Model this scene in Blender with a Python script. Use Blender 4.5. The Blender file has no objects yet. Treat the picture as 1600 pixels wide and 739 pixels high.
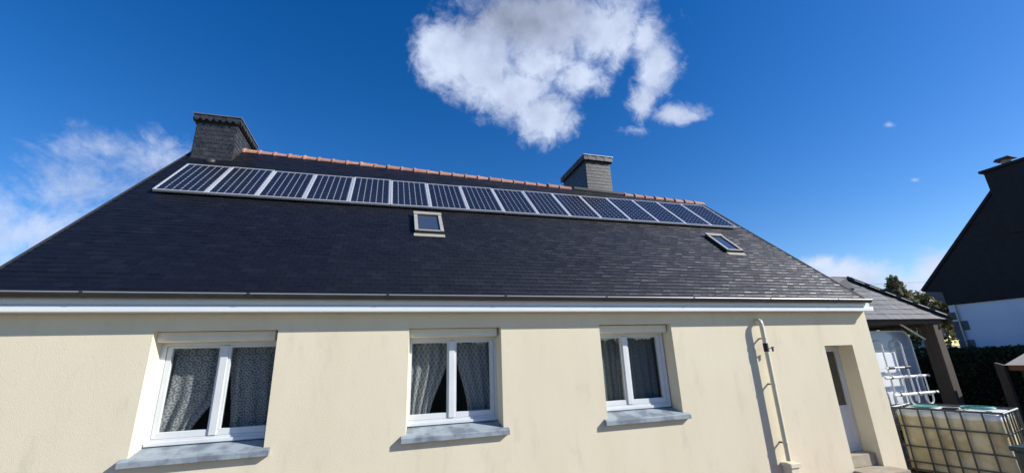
import bpy, bmesh, math, random
from math import sin, cos, pi, radians
from mathutils import Vector, Matrix, noise as mnoise
random.seed(7)
SC = bpy.context.scene
COL = SC.collection

# ------------------------------------------------------------------ camera
cam_d = bpy.data.cameras.new('camera'); cam = bpy.data.objects.new('camera', cam_d); COL.objects.link(cam)
cam_d.sensor_width = 36.0; cam_d.lens = 14.535; cam_d.clip_start = .05; cam_d.clip_end = 3000
Rr, Rd, Rf = Vector((.95797, -.28477, -.0350)), Vector((.05015, .28567, -.95702)), Vector((.2822, .91531, .28753))
Rf.normalize(); Rr = (Rr - Rr.dot(Rf)*Rf).normalized(); Ru = Rr.cross(Rf).normalized()
mw = Matrix((Rr, Ru, -Rf)).transposed().to_4x4(); mw.translation = Vector((0, 0, 2.4))
cam.matrix_world = mw
SC.camera = cam

# ------------------------------------------------------------------ sun, sky, exposure
SUN = Vector((.765, -.385, .515)).normalized()
sl = bpy.data.lights.new('sun', 'SUN'); sl.energy = 4.6; sl.angle = radians(.5); sl.color = (1, .95, .86)
so = bpy.data.objects.new('sun', sl); COL.objects.link(so)
so.rotation_euler = SUN.to_track_quat('Z', 'Y').to_euler(); so.location = (30, -15, 30)
SC.view_settings.view_transform = 'Standard'; SC.view_settings.look = 'None'
SC.view_settings.gamma = 1.0; SC.view_settings.exposure = 0.62

W = bpy.data.worlds.new('World'); SC.world = W; W.use_nodes = True
nt = W.node_tree; nt.nodes.clear(); L = nt.links.new
def N(t, **k):
    n = nt.nodes.new(t)
    for a, v in k.items(): setattr(n, a, v)
    return n
def M(op, a, b=None, c=None, clamp=False):
    n = N('ShaderNodeMath', operation=op); n.use_clamp = clamp
    for i, v in enumerate((a, b, c)):
        if v is None: continue
        if isinstance(v, (int, float)): n.inputs[i].default_value = v
        else: L(v, n.inputs[i])
    return n.outputs[0]
sky = N('ShaderNodeTexSky', sky_type='NISHITA'); sky.sun_disc = False
sky.sun_elevation = math.asin(SUN.z); sky.sun_rotation = math.atan2(SUN.x, SUN.y)
sky.air_density = 1.0; sky.dust_density = .25; sky.ozone_density = 2.2; sky.altitude = 200
hs = N('ShaderNodeHueSaturation'); hs.inputs['Saturation'].default_value = 1.42; hs.inputs['Hue'].default_value = .512; hs.inputs['Value'].default_value = .98
L(sky.outputs[0], hs.inputs['Color'])
tc = N('ShaderNodeTexCoord'); D = tc.outputs['Generated']
def noise(scale, detail, rough, off=0, dist=0.):
    mp = N('ShaderNodeMapping'); mp.inputs['Location'].default_value = (off, off*.7, off*.3); L(D, mp.inputs[0])
    n = N('ShaderNodeTexNoise'); n.inputs['Scale'].default_value = scale; n.inputs['Detail'].default_value = detail
    n.inputs['Roughness'].default_value = rough; n.inputs['Distortion'].default_value = dist; L(mp.outputs[0], n.inputs['Vector'])
    return n.outputs['Fac']
def basis(az, el, tilt):
    az, el, t = radians(az), radians(el), radians(tilt)
    c = Vector((sin(az)*cos(el), cos(az)*cos(el), sin(el))); e = Vector((cos(az), -sin(az), 0)); u = e.cross(c)
    return c, e*cos(t)+u*sin(t), u*cos(t)-e*sin(t)
def blob(az, el, ra, re, tilt):
    c, e, u = basis(az, el, tilt)
    def dot(v, s):
        n = N('ShaderNodeVectorMath', operation='DOT_PRODUCT'); L(D, n.inputs[0]); n.inputs[1].default_value = v/s; return n.outputs['Value']
    a, b, f = dot(e, math.tan(radians(ra))), dot(u, math.tan(radians(re))), dot(c, 1)
    q = M('SQRT', M('ADD', M('MULTIPLY', a, a), M('MULTIPLY', b, b)))
    q = M('DIVIDE', q, M('MAXIMUM', f, .05))
    return M('SUBTRACT', 1.0, q)
CLOUDS = [  # azimuth, elevation, half-widths, tilt, weight
 (7.5,40.6,4.2,4.9,5,1.0),(14,39.8,7.2,6.3,0,1.0),(23.8,43,12.2,5.4,-6,1.0),(22.6,39.0,7.0,3.2,0,1.0),(22.9,32.6,5.0,3.9,-5,1.0),(18,36.3,7.1,4.6,-2,1.0),
 (33.1,41.5,5.4,4.8,-13,1.0),(28.4,37,4.8,3.2,-9,.85),(39.1,46.5,4.4,3.2,-18,.9),(40.3,36.1,3.0,4.6,-16,.88),(37.9,32.4,2.2,3.2,-13,.82),
 (41.8,29.9,4.2,1.8,-15,.68),(39.7,39.5,2.5,3.6,-17,.8),
 (56.6,7.4,4.4,2.4,-9,1.0),(54.4,9.0,2.2,1.3,-10,.85),(63.1,6.8,2.5,2.3,-10,.85),(60.2,5.3,4.8,2.4,-8,.8)]
THIN = [(-31.3,21.8,5,2.9,20,.9),(-26.2,21.4,5,4,17,1.0),(-33.1,17.3,7,4.2,17,.85),(-34.1,12.3,6,4.4,12,1.0),(-27.4,16.8,5.6,4,13,.9),(-34.7,8.2,4.6,4.2,7,1.0),
 (63.2,21.8,.8,.5,-24,.55),(63.6,15.9,.6,.4,-19,.5),(36.5,29.0,3,1.2,-14,.6)]
def field(rows, n_amp, h_amp, lo, hi):
    mask = None
    for az, el, ra, re, t, w in rows:
        m = M('SUBTRACT', M('MAXIMUM', blob(az, el, ra*1.15, re*1.15, t), -.9), (1-w)*.62)
        mask = m if mask is None else M('SMOOTH_MAX', mask, m, .12)
    f = M('ADD', mask, M('ADD', M('MULTIPLY', M('SUBTRACT', n1, .5), n_amp), M('MULTIPLY', M('SUBTRACT', n2, .5), h_amp)))
    mr = N('ShaderNodeMapRange', interpolation_type='SMOOTHSTEP'); L(f, mr.inputs[0])
    mr.inputs[1].default_value = lo; mr.inputs[2].default_value = hi; return mr.outputs[0]
n1 = noise(8, 10, .62, 3.1, .6); n2 = noise(26, 8, .68, 8.0, .5)
heavy = field(CLOUDS, 1.05, 1.0, -.02, .70); thin = field(THIN, 2.5, 1.0, .12, 1.15)
dens = M('MAXIMUM', heavy, M('MULTIPLY', thin, .80))
thick = N('ShaderNodeMapRange', interpolation_type='SMOOTHSTEP')
g1 = blob(20.5, 46.0, 15, 8.0, -5)
L(M('ADD', g1, M('MULTIPLY', M('SUBTRACT', noise(6, 6, .55, 1.7), .5), 1.0)), thick.inputs[0])
thick.inputs[1].default_value = .0; thick.inputs[2].default_value = .85
n3 = noise(12, 7, .55, 5.5)
cr = N('ShaderNodeValToRGB'); L(M('ADD', M('MULTIPLY', thick.outputs[0], .62), M('MULTIPLY', M('SUBTRACT', n3, .42), 1.1), clamp=True), cr.inputs[0])
e = cr.color_ramp.elements; e[0].position = 0; e[0].color = (4.6, 5.2, 6.5, 1); e[1].position = 1; e[1].color = (1.25, 1.45, 1.95, 1)
x = e.new(.35); x.color = (3.3, 3.8, 5.1, 1)
mx = N('ShaderNodeMix', data_type='RGBA'); L(M('MULTIPLY', dens, .95), mx.inputs[0]); L(hs.outputs[0], mx.inputs[6]); L(cr.outputs[0], mx.inputs[7])
bg = N('ShaderNodeBackground'); bg.inputs['Strength'].default_value = .1; L(mx.outputs[2], bg.inputs[0])
out = N('ShaderNodeOutputWorld'); L(bg.outputs[0], out.inputs[0])

# ------------------------------------------------------------------ mesh helper
class MB:
    def __init__(s): s.v = []; s.f = []; s.rnd = []; s.uv = None
    def poly(s, pts, r=0.):
        i = len(s.v); s.v += [tuple(p) for p in pts]; s.f.append(tuple(range(i, i+len(pts)))); s.rnd.append(r); return s
    def hexa(s, p, r=0.):          # 8 corners: bottom ring 0-3 (ccw from above), top ring 4-7
        i = len(s.v); s.v += [tuple(q) for q in p]
        for q in ((3,2,1,0),(4,5,6,7),(0,1,5,4),(1,2,6,5),(2,3,7,6),(3,0,4,7)): s.f.append(tuple(i+k for k in q)); s.rnd.append(r)
        return s
    def box(s, a, b, r=0.):
        (x0,y0,z0),(x1,y1,z1) = a, b
        return s.hexa([(x0,y0,z0),(x1,y0,z0),(x1,y1,z0),(x0,y1,z0),(x0,y0,z1),(x1,y0,z1),(x1,y1,z1),(x0,y1,z1)], r)
    def obox(s, o, ax, ay, az, r=0.):   # oriented box from a corner and three edge vectors
        o, ax, ay, az = map(Vector, (o, ax, ay, az))
        return s.hexa([o, o+ax, o+ax+ay, o+ay, o+az, o+ax+az, o+ax+ay+az, o+ay+az], r)
    def beam(s, a, b, w, h, up=(0,0,1)):
        a, b, up = map(Vector, (a, b, up)); d = (b-a); x = d.cross(up).normalized(); y = x.cross(d).normalized()
        return s.obox(a - x*w/2 - y*h/2, x*w, d, y*h) if False else s.hexa([a-x*w/2-y*h/2, a+x*w/2-y*h/2, b+x*w/2-y*h/2, b-x*w/2-y*h/2, a-x*w/2+y*h/2, a+x*w/2+y*h/2, b+x*w/2+y*h/2, b-x*w/2+y*h/2])
    def prism(s, prof, axis, a, b):     # closed profile of 2D points swept along an axis
        n = len(prof); i = len(s.v)
        for t in (a, b):
            for p, q in prof: s.v.append({'x': (t, p, q), 'y': (p, t, q), 'z': (p, q, t)}[axis])
        s.f.append(tuple(range(i+n-1, i-1, -1))); s.f.append(tuple(range(i+n, i+2*n))); s.rnd += [0., 0.]
        for k in range(n): s.f.append((i+k, i+(k+1) % n, i+n+(k+1) % n, i+n+k)); s.rnd.append(0.)
        return s
    def tube(s, pts, r, n=10, cap=True):
        pts = [Vector(p) for p in pts]; rings = []; prev = None
        rs = r if isinstance(r, (list, tuple)) else [r]*len(pts)
        for k, p in enumerate(pts):
            d = (pts[min(k+1, len(pts)-1)] - pts[max(k-1, 0)]).normalized()
            if prev is None:
                u = d.cross(Vector((0,0,1)) if abs(d.z) < .9 else Vector((1,0,0))).normalized()
            else: u = (prev - d*prev.dot(d)).normalized()
            prev = u; w = d.cross(u); i = len(s.v)
            for q in range(n):
                t = 2*pi*q/n; s.v.append(tuple(p + (u*cos(t) + w*sin(t))*rs[k]))
            rings.append(i)
        for a, b in zip(rings, rings[1:]):
            for q in range(n): s.f.append((a+q, a+(q+1) % n, b+(q+1) % n, b+q)); s.rnd.append(0.)
        if cap:
            s.f.append(tuple(rings[0]+q for q in range(n-1, -1, -1))); s.f.append(tuple(rings[-1]+q for q in range(n))); s.rnd += [0., 0.]
        return s
    def mesh(s, name, mat, smooth=False, bevel=0.):
        me = bpy.data.meshes.new(name); me.from_pydata(s.v, [], s.f)
        if any(s.rnd):
            at = me.attributes.new('rnd', 'FLOAT', 'FACE'); at.data.foreach_set('value', s.rnd)
        bm = bmesh.new(); bm.from_mesh(me); bmesh.ops.recalc_face_normals(bm, faces=bm.faces)
        if bevel:
            bmesh.ops.remove_doubles(bm, verts=bm.verts, dist=1e-5)
            bmesh.ops.bevel(bm, geom=bm.edges[:], offset=bevel, segments=2, affect='EDGES', clamp_overlap=True, profile=.6)
        bm.to_mesh(me); bm.free()
        if s.uv:
            pass
        me.materials.append(mat)
        if smooth:
            me.polygons.foreach_set('use_smooth', [True]*len(me.polygons)); me.set_sharp_from_angle(angle=radians(40))
        return me
    def build(s, name, mat, parent=None, smooth=False, bevel=0., **tags):
        return link(name, s.mesh(name, mat, smooth, bevel), parent, **tags)
ROOTLOC = {}
def link(name, data, parent=None, matrix=None, **tags):
    o = bpy.data.objects.new(name, data); COL.objects.link(o)
    if parent is not None:
        o.parent = parent
        if parent in ROOTLOC: o.matrix_parent_inverse = Matrix.Translation(-ROOTLOC[parent])
        else: o.matrix_parent_inverse = parent.matrix_basis.inverted()
    if matrix is not None: o.matrix_basis = matrix
    for k, v in tags.items(): o[k] = v
    return o
def thing(name, label, cat, loc, group=None):
    o = bpy.data.objects.new(name, None); COL.objects.link(o); o.location = loc; ROOTLOC[o] = Vector(loc)
    o.empty_display_size = .2; o['label'] = label; o['category'] = cat
    if group: o['group'] = group
    return o

# ------------------------------------------------------------------ materials
def mat(name, col, rough=.6, metal=0., col2=None, nscale=8., nrough=.6, lo=.35, hi=.65, bump=0., bscale=60., spec=.5, coat=0., rnd=0., stretch=(1,1,1), col3=None, n3scale=1.5, lo3=.5, hi3=.75, rough2=None, bdist=.01):
    m = bpy.data.materials.new(name); m.use_nodes = True; t = m.node_tree; b = t.nodes['Principled BSDF']; lk = t.links.new
    b.inputs['Roughness'].default_value = rough; b.inputs['Metallic'].default_value = metal
    b.inputs['Specular IOR Level'].default_value = spec; b.inputs['Coat Weight'].default_value = coat; b.inputs['Coat Roughness'].default_value = .05
    geo = t.nodes.new('ShaderNodeNewGeometry'); mp = t.nodes.new('ShaderNodeMapping'); mp.inputs['Scale'].default_value = stretch
    lk(geo.outputs['Position'], mp.inputs[0])
    def nz(sc, det=6, ro=.6):
        n = t.nodes.new('ShaderNodeTexNoise'); n.inputs['Scale'].default_value = sc; n.inputs['Detail'].default_value = det; n.inputs['Roughness'].default_value = ro
        lk(mp.outputs[0], n.inputs['Vector']); return n.outputs['Fac']
    def rng(s, a, c, p=0., q=1.):
        r = t.nodes.new('ShaderNodeMapRange'); lk(s, r.inputs[0])
        for i, v in enumerate((a, c, p, q)): r.inputs[i+1].default_value = v
        return r.outputs[0]
    cur = None
    if col2 is not None:
        x = t.nodes.new('ShaderNodeMix'); x.data_type = 'RGBA'; fac = rng(nz(nscale, 7, nrough), lo, hi); lk(fac, x.inputs[0])
        x.inputs[6].default_value = (*col, 1); x.inputs[7].default_value = (*col2, 1); cur = x.outputs[2]
        if rough2 is not None: lk(rng(nz(nscale, 7, nrough), lo, hi, rough, rough2), b.inputs['Roughness'])
    if col3 is not None:
        x = t.nodes.new('ShaderNodeMix'); x.data_type = 'RGBA'; lk(rng(nz(n3scale, 8, .65), lo3, hi3), x.inputs[0])
        if cur is None: x.inputs[6].default_value = (*col, 1)
        else: lk(cur, x.inputs[6])
        x.inputs[7].default_value = (*col3, 1); cur = x.outputs[2]
    if rnd:
        oi = t.nodes.new('ShaderNodeObjectInfo'); at = t.nodes.new('ShaderNodeAttribute'); at.attribute_name = 'rnd'
        ad = t.nodes.new('ShaderNodeMath'); ad.operation = 'ADD'; lk(oi.outputs['Random'], ad.inputs[0]); lk(at.outputs['Fac'], ad.inputs[1])
        fr = t.nodes.new('ShaderNodeMath'); fr.operation = 'FRACT'; lk(ad.outputs[0], fr.inputs[0])
        h = t.nodes.new('ShaderNodeHueSaturation'); lk(rng(fr.outputs[0], 0, 1, 1-rnd, 1+rnd), h.inputs['Value'])
        if cur is None: h.inputs['Color'].default_value = (*col, 1)
        else: lk(cur, h.inputs['Color'])
        cur = h.outputs[0]; m['frac'] = 1
        if rough2 is not None: lk(rng(fr.outputs[0], 0, 1, rough, rough2), b.inputs['Roughness'])
    if cur is None: b.inputs['Base Color'].default_value = (*col, 1)
    else: lk(cur, b.inputs['Base Color'])
    if bump:
        bp = t.nodes.new('ShaderNodeBump'); bp.inputs['Strength'].default_value = bump; bp.inputs['Distance'].default_value = bdist
        lk(nz(bscale, 4, .6), bp.inputs['Height']); lk(bp.outputs[0], b.inputs['Normal'])
    return m
m_stucco = mat('cream_stucco', (.69,.635,.49), .9, col2=(.655,.60,.455), nscale=1.3, bump=.28, bscale=95, spec=.2, col3=(.47,.44,.365), n3scale=2.4, lo3=.55, hi3=.98, stretch=(1.5,1,.55), bdist=.008)
m_slate = mat('roof_slate', (.0020,.0022,.0048), .49, col2=(.0030,.0033,.0066), nscale=3., bump=.35, bscale=25, spec=.5, rnd=.03, rough2=.53, bdist=.004)

def sparkle(m):
    t = m.node_tree; b = t.nodes['Principled BSDF']; oi = t.nodes.new('ShaderNodeObjectInfo'); at = t.nodes.new('ShaderNodeAttribute'); at.attribute_name = 'rnd'
    n = t.nodes.new('ShaderNodeMath'); n.operation = 'ADD'; t.links.new(oi.outputs['Random'], n.inputs[0]); t.links.new(at.outputs['Fac'], n.inputs[1])
    k = t.nodes.new('ShaderNodeMath'); k.operation = 'MULTIPLY'; k.inputs[1].default_value = 7.31; t.links.new(n.outputs[0], k.inputs[0])
    f = t.nodes.new('ShaderNodeMath'); f.operation = 'FRACT'; t.links.new(k.outputs[0], f.inputs[0])
    p = t.nodes.new('ShaderNodeMath'); p.operation = 'POWER'; p.inputs[1].default_value = 4; t.links.new(f.outputs[0], p.inputs[0])
    r = t.nodes.new('ShaderNodeMapRange'); r.inputs[3].default_value = .50; r.inputs[4].default_value = .70; t.links.new(p.outputs[0], r.inputs[0]); t.links.new(r.outputs[0], b.inputs['Specular IOR Level'])
sparkle(m_slate)
m_slate2 = mat('carport_slate', (.085,.092,.105), .55, col2=(.115,.122,.135), nscale=4., bump=.3, bscale=40, spec=.4, rnd=.22, bdist=.004)
m_slate5 = mat('dark_chimney_slate', (.026,.029,.034), .45, col2=(.042,.044,.048), nscale=9., bump=.3, bscale=50, spec=.4, rnd=.25, bdist=.004)
m_slate3 = mat('chimney_slate', (.022,.025,.032), .45, col2=(.036,.039,.044), nscale=9., bump=.25, bscale=50, spec=.6, rnd=.35, bdist=.004)
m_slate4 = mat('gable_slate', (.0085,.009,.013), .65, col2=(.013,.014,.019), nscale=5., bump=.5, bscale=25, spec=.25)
m_deck = mat('roof_underlay', (.014,.015,.02), .8)
m_terra = mat('terracotta', (.35,.155,.105), .85, col2=(.41,.235,.175), nscale=6, col3=(.22,.14,.11), n3scale=9, lo3=.55, hi3=.8, bump=.3, rnd=.16)
m_mortar = mat('mortar', (.35,.32,.29), .9)
m_gut = mat('shaded_gutter_zinc', (.028,.029,.031), .5, .1, col2=(.045,.045,.045), nscale=5)  # shade of the gutter's underside is put into the zinc colour
m_rim = mat('gutter_rim_zinc', (.30,.315,.33), .4, .3)
m_zinc = mat('zinc', (.27,.29,.31), .42, .75, col2=(.36,.38,.40), nscale=5, stretch=(1,1,1))
m_lead = mat('lead_flashing', (.045,.047,.052), .55, .3)
m_pvc = mat('white_pvc', (.66,.69,.71), .32, col2=(.60,.63,.65), nscale=3.)
m_fascia = mat('fascia_pvc', (.66,.71,.74), .35, col2=(.71,.74,.76), nscale=2.)
m_box = mat('cream_shutter_box', (.72,.68,.55), .4, col2=(.66,.62,.49), nscale=4)
m_sill = mat('painted_sill', (.14,.172,.21), .65, col2=(.27,.32,.365), nscale=4.0, lo=.40, hi=.56, bump=.2, bscale=40)
m_alu = mat('aluminium', (.80,.81,.83), .32, .55)
m_back = mat('panel_backsheet', (.36,.38,.43), .35)
m_cell = mat('solar_cell', (.011,.0145,.027), .22, col2=(.014,.018,.034), nscale=4, coat=.0, spec=.32)
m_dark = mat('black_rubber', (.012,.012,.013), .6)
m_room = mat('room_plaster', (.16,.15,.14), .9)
m_concrete = mat('concrete', (.40,.36,.29), .9, col2=(.30,.25,.19), nscale=6, bump=.4, bscale=30)
m_pipe = mat('cream_pipe', (.70,.67,.53), .35, col2=(.62,.59,.45), nscale=4)
m_skyframe = mat('skylight_frame', (.40,.385,.345), .5, .1, col2=(.33,.315,.28), nscale=9)
m_skyside = mat('skylight_side', (.035,.034,.032), .5)
m_wood = mat('weathered_wood', (.035,.026,.021), .8, col2=(.062,.046,.038), nscale=7, stretch=(6,6,.5), bump=.3, bscale=20)
m_ground = mat('gravel_ground', (.30,.25,.20), .95, col2=(.22,.19,.15), nscale=3, bump=.5, bscale=50)
m_terrace = mat('terrace_paving', (.30,.16,.12), .9, col2=(.24,.14,.11), nscale=8, bump=.3)
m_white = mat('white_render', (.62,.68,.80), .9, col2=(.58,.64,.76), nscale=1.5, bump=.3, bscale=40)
m_granite = mat('granite', (.085,.09,.105), .85, col2=(.13,.13,.145), nscale=14, bump=.3, rnd=.15)
m_camlit = mat('camper_sunlit', (.70,.73,.76), .35)  # sunlit tone of the white body put into the colour
m_camper = mat('camper_shaded', (.33,.37,.45), .3, col2=(.31,.35,.42), nscale=1.5, coat=.4)  # blue-grey carport shade put into the white body's colour
m_camgrey = mat('camper_moulding', (.42,.45,.50), .4)
m_rack = mat('white_rack_tube', (.70,.71,.72), .28, coat=.3)
m_cage = mat('galvanised_cage', (.085,.09,.09), .45, .6, col2=(.13,.135,.13), nscale=20)
m_cagetop = mat('bright_cage_rail', (.42,.44,.45), .4, .6)
m_teal = mat('teal_plastic', (.03,.22,.20), .45, col2=(.10,.34,.30), nscale=9)
m_bin = mat('dark_green_plastic', (.028,.05,.042), .45)
m_shedroof = mat('shed_roofing', (.45,.42,.37), .8, col2=(.38,.35,.31), nscale=8)
m_brown = mat('brown_fascia', (.19,.075,.04), .7, col2=(.14,.055,.03), nscale=10)
m_cable = mat('cable', (.02,.02,.02), .6)
m_pot = mat('chimney_pot', (.30,.24,.20), .8)
def leafmat(name, a, b, tr=.25):
    m = mat(name, a, .55, col2=b, nscale=1.2, spec=.25, rnd=.45); t = m.node_tree; bs = t.nodes['Principled BSDF']
    mx = t.nodes.new('ShaderNodeMixShader'); mx.inputs[0].default_value = tr; tl = t.nodes.new('ShaderNodeBsdfTranslucent')
    src = bs.inputs['Base Color'].links[0].from_socket; t.links.new(src, tl.inputs[0]); o = t.nodes['Material Output']
    t.links.new(bs.outputs[0], mx.inputs[1]); t.links.new(tl.outputs[0], mx.inputs[2]); t.links.new(mx.outputs[0], o.inputs[0]); return m
m_hedge = leafmat('hedge_leaf', (.020,.034,.010), (.042,.058,.018)); m_hcore = mat('hedge_core', (.006,.008,.005), .9)
m_conif = leafmat('conifer_leaf', (.15,.165,.08), (.20,.185,.10), .3); m_olive = leafmat('olive_leaf', (.10,.11,.045), (.16,.14,.07))
m_bloss = leafmat('blossom', (.70,.71,.70), (.45,.52,.42)); m_darkleaf = leafmat('dark_leaf', (.035,.05,.022), (.06,.07,.03))
m_bark = mat('bark', (.10,.08,.06), .9, bump=.5)
def glassmat(name, tint=(.86,.9,.9), k=1.0, base=.03):
    m = bpy.data.materials.new(name); m.use_nodes = True; t = m.node_tree; t.nodes.clear(); lk = t.links.new
    o = t.nodes.new('ShaderNodeOutputMaterial'); mx = t.nodes.new('ShaderNodeMixShader'); tr = t.nodes.new('ShaderNodeBsdfTransparent'); gl = t.nodes.new('ShaderNodeBsdfGlossy')
    tr.inputs[0].default_value = (*tint, 1); gl.inputs['Roughness'].default_value = 0.0
    fr = t.nodes.new('ShaderNodeFresnel'); fr.inputs[0].default_value = 1.5; mu = t.nodes.new('ShaderNodeMath'); mu.operation = 'MULTIPLY_ADD'
    mu.inputs[1].default_value = k; mu.inputs[2].default_value = base; mu.use_clamp = True
    
    gb = t.nodes.new('ShaderNodeNewGeometry'); io = t.nodes.new('ShaderNodeMath'); io.operation = 'MULTIPLY_ADD'; io.inputs[1].default_value = -.83333; io.inputs[2].default_value = 1.5
    lk(gb.outputs['Backfacing'], io.inputs[0]); lk(io.outputs[0], fr.inputs[0]); lk(fr.outputs[0], mu.inputs[0]); lk(mu.outputs[0], mx.inputs[0]); lk(tr.outputs[0], mx.inputs[1]); lk(gl.outputs[0], mx.inputs[2]); lk(mx.outputs[0], o.inputs[0]); return m
m_glass = glassmat('window_glass', (.93,.95,.95), 1.3, .01)
m_skyglass = mat('skylight_glass', (.045,.06,.085), .03, spec=.9, coat=1.0)  # blue-grey base stands in for the sky reflected in the pane
def lacemat(name, kind):
    m = bpy.data.materials.new(name); m.use_nodes = True; t = m.node_tree; t.nodes.clear(); lk = t.links.new; nn = t.nodes.new
    o = nn('ShaderNodeOutputMaterial'); uv = nn('ShaderNodeUVMap'); uv.uv_map = 'UVMap'
    def mm(op, a, b=None, clamp=False):
        n = nn('ShaderNodeMath'); n.operation = op; n.use_clamp = clamp
        for i, v in enumerate((a, b)):
            if v is None: continue
            if isinstance(v, (int, float)): n.inputs[i].default_value = v
            else: lk(v, n.inputs[i])
        return n.outputs[0]
    if kind == 'ring':
        vo = nn('ShaderNodeTexVoronoi'); vo.inputs['Scale'].default_value = 14; vo.inputs['Randomness'].default_value = .55; vo.voronoi_dimensions = '2D'; lk(uv.outputs[0], vo.inputs['Vector'])
        s = mm('SINE', mm('MULTIPLY', vo.outputs['Distance'], 15.)); pat = mm('MULTIPLY_ADD', s, .5); pat = mm('ADD', mm('MULTIPLY', s, .5), .5)
    elif kind == 'diamond':
        sp = nn('ShaderNodeSeparateXYZ'); lk(uv.outputs[0], sp.inputs[0])
        a = mm('SINE', mm('MULTIPLY', mm('ADD', sp.outputs[0], mm('MULTIPLY', sp.outputs[1], .6)), 48.)); b = mm('SINE', mm('MULTIPLY', mm('SUBTRACT', sp.outputs[0], mm('MULTIPLY', sp.outputs[1], .6)), 48.))
        nz = nn('ShaderNodeTexNoise'); nz.inputs['Scale'].default_value = 60; lk(uv.outputs[0], nz.inputs['Vector'])
        pat = mm('ADD', mm('SUBTRACT', .85, mm('MULTIPLY', mm('MINIMUM', mm('ABSOLUTE', a), mm('ABSOLUTE', b)), 1.3)), mm('MULTIPLY', nz.outputs['Fac'], .3))
    else:
        nz = nn('ShaderNodeTexNoise'); nz.inputs['Scale'].default_value = 30; lk(uv.outputs[0], nz.inputs['Vector']); pat = mm('MULTIPLY', nz.outputs['Fac'], .9)
    rg = nn('ShaderNodeMapRange'); lk(pat, rg.inputs[0]); rg.inputs[1].default_value = .25; rg.inputs[2].default_value = .85
    rg.inputs[3].default_value = {'ring': .78, 'diamond': .45, 'sheer': .35}[kind]; rg.inputs[4].default_value = {'ring': .36, 'diamond': .80, 'sheer': .6}[kind]
    # denser woven border band along u > .9
    df = nn('ShaderNodeBsdfDiffuse'); tl = nn('ShaderNodeBsdfTranslucent'); c = (.78,.80,.82,1) if kind != 'sheer' else (.6,.64,.68,1)
    df.inputs[0].default_value = c; tl.inputs[0].default_value = c
    m1 = nn('ShaderNodeMixShader'); m1.inputs[0].default_value = .35; lk(df.outputs[0], m1.inputs[1]); lk(tl.outputs[0], m1.inputs[2])
    tr = nn('ShaderNodeBsdfTransparent'); m2 = nn('ShaderNodeMixShader'); lk(rg.outputs[0], m2.inputs[0]); lk(tr.outputs[0], m2.inputs[1]); lk(m1.outputs[0], m2.inputs[2]); lk(m2.outputs[0], o.inputs[0]); return m
m_ring = lacemat('ring_lace', 'ring'); m_diam = lacemat('diamond_lace', 'diamond'); m_sheer = lacemat('sheer_net', 'sheer')
def bottlemat():
    m = mat('ibc_plastic', (.80,.80,.72), .45); t = m.node_tree; b = t.nodes['Principled BSDF']; lk = t.links.new; nn = t.nodes.new
    g = nn('ShaderNodeNewGeometry'); sp = nn('ShaderNodeSeparateXYZ'); lk(g.outputs['Position'], sp.inputs[0])
    nz = nn('ShaderNodeTexNoise'); nz.inputs['Scale'].default_value = 5; nz.inputs['Detail'].default_value = 6; lk(g.outputs['Position'], nz.inputs['Vector'])
    ad = nn('ShaderNodeMath'); ad.operation = 'MULTIPLY_ADD'; ad.inputs[1].default_value = .09; lk(nz.outputs['Fac'], ad.inputs[0]); lk(sp.outputs[2], ad.inputs[2])
    r = nn('ShaderNodeMapRange'); lk(ad.outputs[0], r.inputs[0]); r.inputs[1].default_value = 1.015; r.inputs[2].default_value = 1.035
    n2 = nn('ShaderNodeTexNoise'); n2.inputs['Scale'].default_value = 3.5; n2.inputs['Detail'].default_value = 8; lk(g.outputs['Position'], n2.inputs['Vector'])
    r2 = nn('ShaderNodeMapRange'); lk(n2.outputs['Fac'], r2.inputs[0]); r2.inputs[1].default_value = .42; r2.inputs[2].default_value = .72
    x1 = nn('ShaderNodeMix'); x1.data_type = 'RGBA'; lk(r2.outputs[0], x1.inputs[0]); x1.inputs[6].default_value = (.66,.60,.40,1); x1.inputs[7].default_value = (.42,.34,.16,1)
    x2 = nn('ShaderNodeMix'); x2.data_type = 'RGBA'; lk(r.outputs[0], x2.inputs[0]); lk(x1.outputs[2], x2.inputs[6]); x2.inputs[7].default_value = (.78,.81,.80,1)
    lk(x2.outputs[2], b.inputs['Base Color']); b.inputs['Subsurface Weight'].default_value = .0
    return m
m_bottle = bottlemat()

# ------------------------------------------------------------------ ground
GZ = -.30
MB().poly([(-1500,-1500,GZ),(1500,-1500,GZ),(1500,1500,GZ),(-1500,1500,GZ)]).build('ground', m_ground, kind='structure')
MB().box((6.2,4.9,GZ-.1),(9.80,6.33,.085)).build('terrace', m_terrace, kind='structure')

# ------------------------------------------------------------------ the house
YW = 6.34
house = thing('house', 'cream rendered single-storey house with dark slate roof and row of three windows', 'house', (2.6, 8, GZ))
AL = radians(43.81); E0 = Vector((0, 6.142, 3.366)); VD = Vector((0, cos(AL), sin(AL))); ND = Vector((0, -sin(AL), cos(AL)))
def RP(u, v, n=0.): return E0 + Vector((u,0,0)) + VD*v + ND*n
RQ = [(-4.52,-.02),(9.50,-.02),(9.15,5.02),(-4.40,6.02)]      # roof outline on the slope (u, v)
def ridge_v(u): return 6.02 + (u+4.40)*(5.02-6.02)/(9.15+4.40)
OPEN = [(-2.77,-1.38,1.45,2.91),(.335,1.72,1.45,2.91),(3.42,4.83,1.45,2.93),(8.33,9.09,.27,2.47)]
xs = sorted({-4.36, 9.68, *[o[0] for o in OPEN], *[o[1] for o in OPEN]}); zs = [GZ, .27, 1.45, 2.47, 2.91, 2.93, 3.33]
w = MB()
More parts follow.
